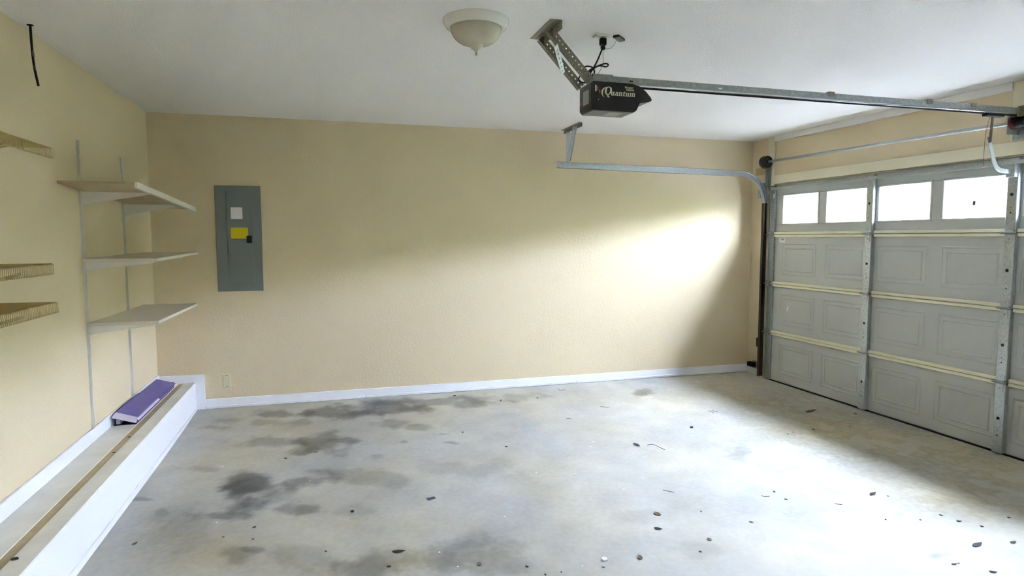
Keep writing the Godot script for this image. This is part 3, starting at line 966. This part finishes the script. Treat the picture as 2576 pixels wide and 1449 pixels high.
# ---------------------------------------------------------------- electric panel
func electric_panel() -> void:
	var t := thing("electric_panel", "flush grey electric panel on the tan back wall with white and yellow stickers", "electric panel", Vector3(0.705, 1.56, 0.0))
	box_part("cover", Vector3(0.514, 1.089, 0.0), Vector3(0.896, 2.032, 0.014), M.panel_grey, t, 0.004)
	var d := box_part("door", Vector3(0.607, 1.155, 0.014), Vector3(0.823, 1.985, 0.020), M.panel_grey, t, 0.003)
	box_part("latch", Vector3(0.768, 1.523, 0.020), Vector3(0.812, 1.588, 0.030), M.black_matte, d, 0.003).set_meta("label", "black latch")
	for y in [1.12, 2.008]:
		for x in [0.54, 0.87]:
			var st := mesh_start()
			lathe(st, [Vector2(0.006, 0), Vector2(0.006, 0.002), Vector2(0, 0.003)], Vector3(x, y, 0.0135), Vector3(0, 0, 1), 12)
			build("screw", st, M.panel_grey, t)
	box_part("paper_label", Vector3(0.643, 1.737, 0.0198), Vector3(0.74, 1.840, 0.0206), M.paper, d).set_meta("label", "white paper circuit label")
	box_part("warning_label", Vector3(0.640, 1.562, 0.0198), Vector3(0.782, 1.660, 0.0206), M.yellow, d).set_meta("label", "yellow warning label")

# ---------------------------------------------------------------- shelves on the left wall
func shelves() -> void:
	for z in [1.62, 0.775]:
		var st := mesh_start()
		bx(st, Vector3(0, 0.367, z - 0.010), Vector3(0.003, 2.165, z + 0.010), 0.0)
		bx(st, Vector3(0, 0.367, z - 0.010), Vector3(0.014, 2.165, z - 0.008), 0.0)
		bx(st, Vector3(0, 0.367, z + 0.008), Vector3(0.014, 2.165, z + 0.010), 0.0)
		bx(st, Vector3(0.011, 0.367, z - 0.010), Vector3(0.014, 2.165, z - 0.003), 0.0)
		bx(st, Vector3(0.011, 0.367, z + 0.003), Vector3(0.014, 2.165, z + 0.010), 0.0)
		var o := build("shelf_standard", st, M.standard)
		tag(o, "slotted metal shelf upright on the wall, %s" % ("nearer the back corner" if z < 1.0 else "between the wire shelves and the corner upright"), "shelf upright", "shelf uprights")
	# [name label, near end z, far end z, near top y, far top y, depth, thickness]
	var rows := [
		["highest board shelf, bare wood with a painted front lip", 2.0, 0.33, 1.890, 1.822, 0.42, 0.034],
		["middle painted board shelf, between the highest and the lowest one", 1.68, 0.36, 1.440, 1.452, 0.425, 0.020],
		["lowest painted board shelf, above the purple carton", 1.66, 0.40, 1.040, 1.028, 0.415, 0.020],
	]
	for i in 3:
		var r: Array = rows[i]
		var zm: float = (r[1] + r[2]) * 0.5
		var t := thing("wall_shelf", r[0], "shelf", Vector3(0.0, r[4] - 0.1, zm), "board shelves on the uprights")
		var slope: float = (r[3] - r[4]) / (r[1] - r[2])
		var at_y := func(z: float) -> float:
			return r[4] + (z - float(r[2])) * slope
		var ax := Vector3(0, slope, 1).normalized()
		var bas := Basis(Vector3.RIGHT, ax.cross(Vector3.RIGHT).normalized(), ax)
		var xf := Transform3D(bas, Vector3(0, r[4], r[2]))
		var l: float = (Vector3(0, r[3], r[1]) - Vector3(0, r[4], r[2])).length()
		var st := mesh_start()
		bx(st, Vector3(0.016, -0.02 if i > 0 else -0.016, 0), Vector3(float(r[5]) - (0.02 if i == 0 else 0.0), 0, l), 0.002, xf)
		build("board", st, M.bare if i == 0 else M.shelf, t)
		if i == 0:
			st = mesh_start()
			bx(st, Vector3(float(r[5]) - 0.0195, -0.036, 0), Vector3(r[5], 0.001, l), 0.002, xf)
			build("front_lip", st, M.shelf, t)
		for z in [1.62, 0.775]:
			var yb: float = at_y.call(z) - 0.0205
			st = mesh_start()
			prism(st, PackedVector2Array([Vector2(0.014, yb), Vector2(float(r[5]) - 0.03, yb), Vector2(float(r[5]) - 0.03, yb - 0.012), Vector2(0.06, yb - 0.072 if i == 0 else yb - 0.05), Vector2(0.014, yb - 0.085 if i == 0 else yb - 0.06)]), Transform3D(Basis.IDENTITY, Vector3(0, 0, z - 0.004)), 0.008)
			build("bracket", st, M.standard, t)
	# ventilated wire shelves nearer the viewer
	var names := ["uppermost cream wire shelf, beside the highest board shelf", "cream wire shelf level with the middle board shelf", "lowest cream wire shelf, over the ledge"]
	var tops := [1.963, 1.456, 1.285]
	var zfar := [2.865, 2.925, 2.90]
	for i in 3:
		var y: float = tops[i]
		var za: float = zfar[i]
		var zb := 5.3
		var t := thing("wire_shelf", names[i], "wire shelf", Vector3(0, y - 0.05, za), "wire shelves")
		var rods := [[0.012, y - 0.004], [0.10, y - 0.004], [0.20, y - 0.004], [0.300, y - 0.002], [0.305, y - 0.044]]
		for k in rods.size():
			var st := mesh_start(true)
			tube(st, [Vector3(rods[k][0], rods[k][1], za), Vector3(rods[k][0], rods[k][1], zb)], 0.0032, 7)
			build("long_rod", st, M.wire, t)
		var st2 := mesh_start()
		var z := za + 0.002
		while z < zb:
			tube(st2, [Vector3(0.006, y, z), Vector3(0.304, y, z), Vector3(0.308, y - 0.004, z), Vector3(0.309, y - 0.046, z)], 0.0016, 4)
			z += 0.0145
		var dw := build("deck_wires", st2, M.wire, t)
		dw.set_meta("kind", "stuff")
		for zc in [3.2, 4.2, 5.1]:
			st2 = mesh_start(true)
			tube(st2, [Vector3(0.002, y - 0.12, zc), Vector3(0.295, y - 0.03, zc)], 0.006, 8)
			build("support_brace", st2, M.wire, t)

# ---------------------------------------------------------------- ceiling lamp and hanging cable
func ceiling_items() -> void:
	var c := Vector3(2.195, H, 2.995)
	var t := thing("ceiling_light", "white flush ceiling light with an alabaster glass bowl and finial", "ceiling light", c)
	var st := mesh_start(true)
	lathe(st, [Vector2(0.0, -0.001), Vector2(0.118, -0.034), Vector2(0.128, -0.042), Vector2(0.140, -0.042), Vector2(0.152, -0.034), Vector2(0.158, -0.022), Vector2(0.164, -0.010), Vector2(0.165, 0.0)], c, Vector3.UP, 64)
	build("pan", st, mat(Color(0.90, 0.89, 0.85), 0.12), t).set_meta("label", "glossy white metal rim")
	st = mesh_start(true)
	var bowl := [Vector2(0.0, -0.122)]
	for k in 13:
		var a := PI * 0.5 * k / 12.0
		bowl.append(Vector2(0.03 + 0.097 * sin(a), -0.040 - 0.080 * cos(a)))
	lathe(st, bowl, c, Vector3.UP, 64)
	var al := mottled(mat(Color.WHITE, 0.16), Color(0.72, 0.70, 0.59), Color(0.83, 0.81, 0.72), 0.015, 55, 1.5)
	al.backlight_enabled = true
	al.backlight = Color(0.25, 0.24, 0.2)
	build("glass_bowl", st, al, t).set_meta("label", "mottled alabaster glass bowl")
	st = mesh_start(true)
	lathe(st, [Vector2(0.0, -0.172), Vector2(0.004, -0.170), Vector2(0.0055, -0.160), Vector2(0.004, -0.156), Vector2(0.009, -0.150), Vector2(0.010, -0.145), Vector2(0.026, -0.138), Vector2(0.032, -0.128), Vector2(0.034, -0.118)], c, Vector3.UP, 32)
	build("finial", st, mat(Color(0.80, 0.78, 0.70), 0.35), t)
	# black cable end hanging from the ceiling above the shelves
	var a := on_plane(76, 62, 1, H)
	var hc := thing("hanging_cable", "short black cable hanging from the ceiling by the shelf wall", "cable", a)
	st = mesh_start(true)
	tube(st, smooth_path([a, a + Vector3(0.001, -0.1, 0), a + Vector3(0.006, -0.2, 0), a + Vector3(0.02, -0.302, 0)], 6), 0.006, 8)
	build("cable", st, mat(Color(0.06, 0.06, 0.06), 0.4), hc)
	st = mesh_start()
	bx(st, a + Vector3(-0.013, -0.005, -0.008), a + Vector3(0.013, 0, 0.008), 0.001)
	build("ceiling_clip", st, M.black_matte, hc)
	for y in [0.13, 0.2]:
		st = mesh_start(true)
		tube(st, [a + Vector3(0.002 + 0.04 * (y - 0.1), -y, 0), a + Vector3(0.004 + 0.05 * (y - 0.1), -y - 0.028, 0)], 0.0065, 8)
		build("pale_sleeve", st, mat(Color(0.42, 0.41, 0.34), 0.5), hc)

# ---------------------------------------------------------------- small things on the walls
func small_wall_items() -> void:
	var t := thing("wall_outlet", "cream blank outlet plate low on the back wall under the electric panel", "outlet plate", Vector3(0.56, 0.276, 0.0))
	var ivory := mat(Color(0.84, 0.80, 0.67), 0.4)
	box_part("plate", Vector3(0.524, 0.214, 0), Vector3(0.594, 0.338, 0.007), ivory, t, 0.003)
	box_part("box_rim", Vector3(0.533, 0.235, 0.007), Vector3(0.586, 0.318, 0.009), ivory, t, 0.001)
	for y in [0.326, 0.227]:
		var st := mesh_start()
		lathe(st, [Vector2(0.0045, 0), Vector2(0.0045, 0.002), Vector2(0, 0.003)], Vector3(0.56, y, 0.0065), Vector3(0, 0, 1), 10)
		build("screw", st, mat(Color(0.25, 0.22, 0.18), 0.5), t)
	# photo eye low beside the door and its cable clip above
	var e := thing("safety_sensor", "black safety sensor low beside the garage door track", "sensor", Vector3(W - 0.03, 0.15, 0.17))
	box_part("sensor_body", Vector3(W - 0.085, 0.118, 0.105), Vector3(W - 0.03, 0.168, 0.20), M.black_matte, e, 0.006)
	box_part("mounting_bracket", Vector3(W - 0.03, 0.10, 0.13), Vector3(W - 0.014, 0.18, 0.22), M.steel_punched, e, 0.002)
	var st2 := mesh_start()
	bx(st2, Vector3(W - 0.016, 0.345, 0.165), Vector3(W, 0.445, 0.192), 0.003)
	tag(build("jamb_strike", st2, M.black_matte), "small black latch plate on the wall above the safety sensor", "latch plate")

# ---------------------------------------------------------------- purple carton on the ledge
func carton() -> void:
	var y := 0.2805
	var t := thing("carton", "long purple cardboard carton open at one end lying on the ledge", "carton", Vector3(0.12, y, 0.75))
	var purple := mottled(mat(Color.WHITE, 0.45), Color(0.34, 0.30, 0.57), Color(0.44, 0.41, 0.68), 0.02, 61, 1.5)
	var dark := mat(Color(0.13, 0.11, 0.22), 0.6)
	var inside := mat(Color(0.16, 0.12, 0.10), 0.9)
	var lav := mat(Color(0.84, 0.80, 0.86), 0.6)
	var z0 := 0.16
	var z1 := 1.28
	box_part("base", Vector3(0.022, y, z0), Vector3(0.162, y + 0.004, z1 + 0.012), dark, t)
	box_part("wall_side", Vector3(0.022, y + 0.004, z0), Vector3(0.026, y + 0.07, z1), purple, t)
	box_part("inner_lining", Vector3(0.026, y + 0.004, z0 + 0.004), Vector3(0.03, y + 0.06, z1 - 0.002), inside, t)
	box_part("end_panel", Vector3(0.026, y + 0.004, z0), Vector3(0.158, y + 0.045, z0 + 0.004), purple, t)
	# slanting lid from the wall side down to the front edge
	var st := mesh_start()
	var lid := func(into: SurfaceTool, x0: float, y0: float, x1: float, y1: float, za: float, zb: float, th: float) -> void:
		var n := Vector3(-(y1 - y0), x1 - x0, 0).normalized() * th
		var p := [Vector3(x0, y0, za), Vector3(x1, y1, za), Vector3(x1, y1, zb), Vector3(x0, y0, zb)]
		var mid: Vector3 = (p[0] + p[2]) * 0.5 + n * 0.5
		quad(into, p[0], p[1], p[2], p[3], mid)
		quad(into, p[0] + n, p[1] + n, p[2] + n, p[3] + n, mid)
		for k in 4:
			quad(into, p[k], p[(k + 1) % 4], p[(k + 1) % 4] + n, p[k] + n, mid)
	lid.call(st, 0.03, y + 0.075, 0.172, y + 0.03, z0, 0.85, 0.004)
	build("lid", st, purple, t)
	st = mesh_start()
	lid.call(st, 0.03, y + 0.085, 0.168, y + 0.038, 0.72, z1, 0.005)
	build("lid_flap", st, mat(Color(0.38, 0.34, 0.62), 0.4), t)
	st = mesh_start()
	lid.call(st, 0.162, y + 0.0415, 0.176, y + 0.026, 0.72, z1 + 0.02, 0.005)
	build("pale_edge", st, lav, t).set_meta("label", "pale lavender folded edge")
	st = mesh_start()
	var f := [Vector3(0.034, y + 0.088, z1), Vector3(0.168, y + 0.043, z1), Vector3(0.172, y + 0.018, z1 + 0.055), Vector3(0.026, y + 0.066, z1 + 0.06)]
	var up := Vector3(0.0, 0.0035, 0.001)
	var mid3: Vector3 = (f[0] + f[1] + f[2] + f[3]) * 0.25 + up * 0.5
	quad(st, f[0], f[1], f[2], f[3], mid3)
	quad(st, f[0] + up, f[1] + up, f[2] + up, f[3] + up, mid3)
	for k in 4:
		quad(st, f[k], f[(k + 1) % 4], f[(k + 1) % 4] + up, f[k] + up, mid3)
	build("end_flap", st, lav, t).set_meta("label", "pale lavender end flap")
	box_part("front_side", Vector3(0.158, y + 0.004, z0), Vector3(0.162, y + 0.028, z1), purple, t)
	box_part("foam_block", Vector3(0.034, y + 0.0045, z1 - 0.05), Vector3(0.064, y + 0.046, z1 + 0.004), lav, t, 0.003)

# ---------------------------------------------------------------- litter on the floor
func leaf_mesh(st: SurfaceTool, at: Vector3, l: float, w: float, yaw: float, curl: float) -> void:
	var n := 7
	var dir := Vector3(cos(yaw), 0, sin(yaw))
	var side := Vector3(-dir.z, 0, dir.x)
	var rows := []
	for i in n + 1:
		var u := float(i) / n
		var hw := w * 0.5 * sin(PI * pow(u, 0.8)) + 0.0004
		var c := at + dir * (u - 0.5) * l
		var lift := curl * (4.0 * (u - 0.5) * (u - 0.5)) + 0.0015
		rows.append([c + side * hw + Vector3(0, lift + curl * 0.5 * sin(PI * u), 0), c + Vector3(0, lift, 0), c - side * hw + Vector3(0, lift + curl * 0.6 * sin(PI * u), 0)])
	for i in n:
		for k in 2:
			for th in [0.0, -0.0012]:
				var o := Vector3(0, th, 0)
				quad(st, rows[i][k] + o, rows[i + 1][k] + o, rows[i + 1][k + 1] + o, rows[i][k + 1] + o, rows[i][k] + Vector3(0, -0.5 if th == 0.0 else 0.5, 0))

func debris() -> void:
	var browns := [mat(Color(0.27, 0.20, 0.14), 0.85), mat(Color(0.36, 0.27, 0.18), 0.85), mat(Color(0.20, 0.16, 0.17), 0.8), mat(Color(0.48, 0.41, 0.32), 0.85)]
	# [x, y, length px, width px, yaw in the picture (degrees), tone, special label]
	var leaves := [
		[1602, 1120, 20, 9, 28, 2, "single dark pointed leaf beside the long bent twig"], [1656, 1331, 24, 8, 12, 2, "dark purple-brown narrow leaf in the middle of the bright floor"],
		[1655, 1294, 20, 10, 30, 3, "curled tan leaf with a pale top"], [1610, 1404, 16, 10, 50, 3, ""], [2196, 1243, 16, 8, -25, 0, ""], [2234, 1249, 8, 3, 20, 0, ""],
		[2412, 1312, 16, 6, 8, 1, ""], [2368, 1297, 12, 3, 22, 0, ""], [2470, 1325, 12, 3, 18, 0, ""], [2459, 1371, 26, 9, -22, 2, "dark bluish leaf near the shadow edge by the door"], [2538, 1303, 12, 7, 15, 1, ""],
		[2549, 1365, 14, 6, -20, 1, ""], [2498, 1440, 24, 5, 8, 2, ""], [2400, 1420, 14, 4, -10, 1, ""], [2412, 1418, 6, 3, 15, 1, ""], [2040, 1034, 32, 7, -12, 1, "long brown leaf near the garage door"], [2152, 1042, 12, 8, 5, 1, ""],
		[2047, 1081, 9, 4, 25, 0, ""], [2138, 1073, 8, 4, 0, 1, ""], [1982, 1093, 7, 4, 0, 0, ""], [1995, 1088, 6, 3, 0, 0, ""], [1890, 1314, 14, 5, 10, 3, ""], [1785, 1358, 14, 8, 30, 3, ""],
		[1762, 1389, 10, 3, 18, 0, ""], [1948, 1238, 7, 3, 40, 0, ""], [1978, 1257, 10, 3, 15, 0, ""], [2316, 1309, 7, 3, 20, 0, ""], [2228, 1308, 6, 3, 20, 0, ""], [1764, 1288, 6, 3, 40, 3, ""],
		[1004, 1388, 38, 11, -4, 0, "large curled brown leaf on the stained floor"], [979, 1426, 12, 5, -10, 2, ""], [1206, 1420, 12, 8, 60, 3, ""], [1326, 1426, 10, 3, 20, 0, ""], [1412, 1440, 5, 4, 0, 0, ""], [1372, 1447, 6, 3, 60, 0, ""],
		[640, 1327, 11, 5, -25, 0, ""], [561, 1352, 9, 3, -15, 0, ""], [719, 1154, 8, 5, 20, 0, ""], [636, 1357, 8, 4, -20, 1, ""], [820, 1388, 7, 4, -20, 0, ""], [339, 1369, 18, 6, -28, 1, "reddish brown leaf near the boxed ledge"],
		[795, 1138, 12, 2, -8, 0, ""], [1274, 1124, 9, 5, 10, 0, ""], [1518, 1428, 10, 3, 5, 1, ""], [1143, 996, 9, 6, -25, 0, "small dark leaf close to the baseboard"],
	]
	for d in leaves:
		var p := on_floor(d[0], d[1])
		var r := deg_to_rad(d[4])
		var a := on_floor(d[0] + cos(r) * d[2] * 0.5, d[1] + sin(r) * d[2] * 0.5)
		var b := on_floor(d[0] - cos(r) * d[2] * 0.5, d[1] - sin(r) * d[2] * 0.5)
		var l := a.distance_to(b)
		var w: float = d[3] * p.distance_to(EYE) / FOCAL * 1.15
		var st := mesh_start()
		leaf_mesh(st, Vector3.ZERO, l * 0.9, minf(w, l * 0.8), atan2(a.z - b.z, a.x - b.x), 0.005 if d[2] > 14 else 0.003)
		st.generate_normals()
		var o := MeshInstance3D.new()
		o.mesh = st.commit()
		o.material_override = browns[d[5]]
		o.position = p
		put(o, "dry_leaf", self)
		var where := ["lying on the stained concrete nearer the ledge", "dry leaf fragments on the stained floor"]
		if p.x > 4.9:
			where = ["lying in the shade along the garage door", "dry leaf fragments along the door"]
		elif p.x > 2.75:
			where = ["lying on the brightly lit concrete", "dry leaf fragments on the bright floor"]
		tag(o, d[6] if d[6] != "" else "small dry brown leaf fragment " + where[0], "leaf", "" if d[6] != "" else where[1])
	# twigs
	var twigs := [
		[[[1628, 1120], [1640, 1118], [1650, 1121], [1658, 1125], [1673, 1132]], "long thin bent twig on the bright floor"],
		[[[1510, 1023], [1520, 1024], [1533, 1026]], "thin straight dark twig on the floor toward the baseboard"],
		[[[1403, 978], [1410, 984], [1416, 981], [1423, 982]], "forked tiny twig just in front of the baseboard"],
		[[[1781, 1035], [1788, 1035], [1796, 1040]], "pair of short curly twigs at the edge of the door's shadow"],
		[[[1792, 1032], [1797, 1035], [1806, 1037]], "short curly twig touching the door's shadow edge"],
		[[[1668, 1233], [1680, 1236], [1697, 1239]], "thin split twig with a thick end on the bright floor"],
		[[[1425, 1053], [1432, 1053], [1437, 1054]], "very short twig below the forked twig"],
		[[[1916, 1247], [1924, 1250], [1936, 1249]], "faint curved twig on the brightest floor"],
		[[[2100, 1268], [2109, 1269], [2118, 1270]], "short straight twig on the brightest floor by the shadow"],
	]
	for tw in twigs:
		var pts := []
		var rad := 0.0016
		for q in tw[0]:
			pts.append(on_floor(q[0], q[1]) + Vector3(0, rad + 0.0003, 0))
		var st := mesh_start(true)
		tube(st, smooth_path(pts, 4), rad, 6)
		tag(build("twig", st, browns[0]), tw[1], "twig")
	# dark crumbs
	for q in [[886, 1288, 8], [1260, 1008, 4], [1352, 1002, 4], [1164, 1088, 4], [1740, 1076, 7]]:
		var p := on_floor(q[0], q[1])
		var r: float = q[2] * p.distance_to(EYE) / FOCAL * 0.55
		var st := mesh_start(true)
		lathe(st, [Vector2(0, 0.0), Vector2(r * 0.8, r * 0.1), Vector2(r, r * 0.45), Vector2(r * 0.7, r * 0.85), Vector2(0, r * 1.0)], p, Vector3.UP, 9)
		tag(build("dirt_crumb", st, browns[2]), "tiny dark crumb of dirt on the concrete floor", "crumb", "dark crumbs on the floor")
	# white paint flecks
	var flecks := [[1520, 1408, 14], [1302, 1033, 4], [1348, 1440, 0], [1492, 1112, 5], [1486, 1124, 5], [1445, 1192, 6], [1349, 1189, 3], [1618, 1204, 5], [1569, 1232, 5], [1552, 1224, 4], [1529, 1205, 4], [1690, 1120, 4], [1770, 1131, 4], [1753, 1178, 6], [1270, 1300, 5], [1105, 1390, 5], [1152, 1426, 4], [1465, 1424, 4], [1977, 1290, 9], [560, 1175, 6], [780, 1210, 4], [545, 1315, 4], [1712, 1000, 4], [1805, 1204, 5]]
	for q in flecks:
		if q[2] == 0:
			continue
		var p := on_floor(q[0], q[1])
		var r: float = q[2] * p.distance_to(EYE) / FOCAL * 0.55
		var poly := PackedVector2Array()
		for k in 7:
			var g := TAU * k / 7.0
			poly.append(Vector2(cos(g), sin(g)) * r * rng.randf_range(0.75, 1.2))
		var st := mesh_start()
		prism(st, poly, Transform3D(Basis(Vector3.RIGHT, Vector3.FORWARD, Vector3.UP), p), 0.0025 if q[2] < 10 else 0.007)
		var big: bool = q[2] >= 10
		tag(build("paint_chip", st, M.white), "large white paint chip on the stained concrete" if big else "tiny white paint fleck on the concrete floor", "paint chip", "" if big else "white flecks on the floor")
	# little blue card
	var c := on_floor(1085, 1254)
	var st := mesh_start()
	bx(st, Vector3(-0.024, 0.0, -0.013), Vector3(0.024, 0.003, 0.013), 0.0, Transform3D(Basis(Vector3.UP, 0.25), c + Vector3(0, 0.0003, 0)))
	var card := build("plastic_tag", st, mat(Color(0.20, 0.20, 0.36), 0.4))
	tag(card, "small dark blue plastic tag lying on the concrete floor", "tag")
	# bits on the ledge
	for q in [[38, 1407, 16, 8], [287, 1139, 9, 4], [325, 1100, 7, 4]]:
		var p := on_plane(q[0], q[1], 1, 0.281)
		st = mesh_start()
		leaf_mesh(st, p, q[2] * p.distance_to(EYE) / FOCAL, q[3] * p.distance_to(EYE) / FOCAL * 1.5, 0.5, 0.002)
		var o := build("dirt_flake", st, browns[2] if q[2] > 10 else browns[1])
		tag(o, "black flake of dirt on the bare strip of the ledge" if q[2] > 10 else "tiny brown flake of dirt on the cream ledge board", "dirt flake", "" if q[2] > 10 else "brown flakes on the ledge")
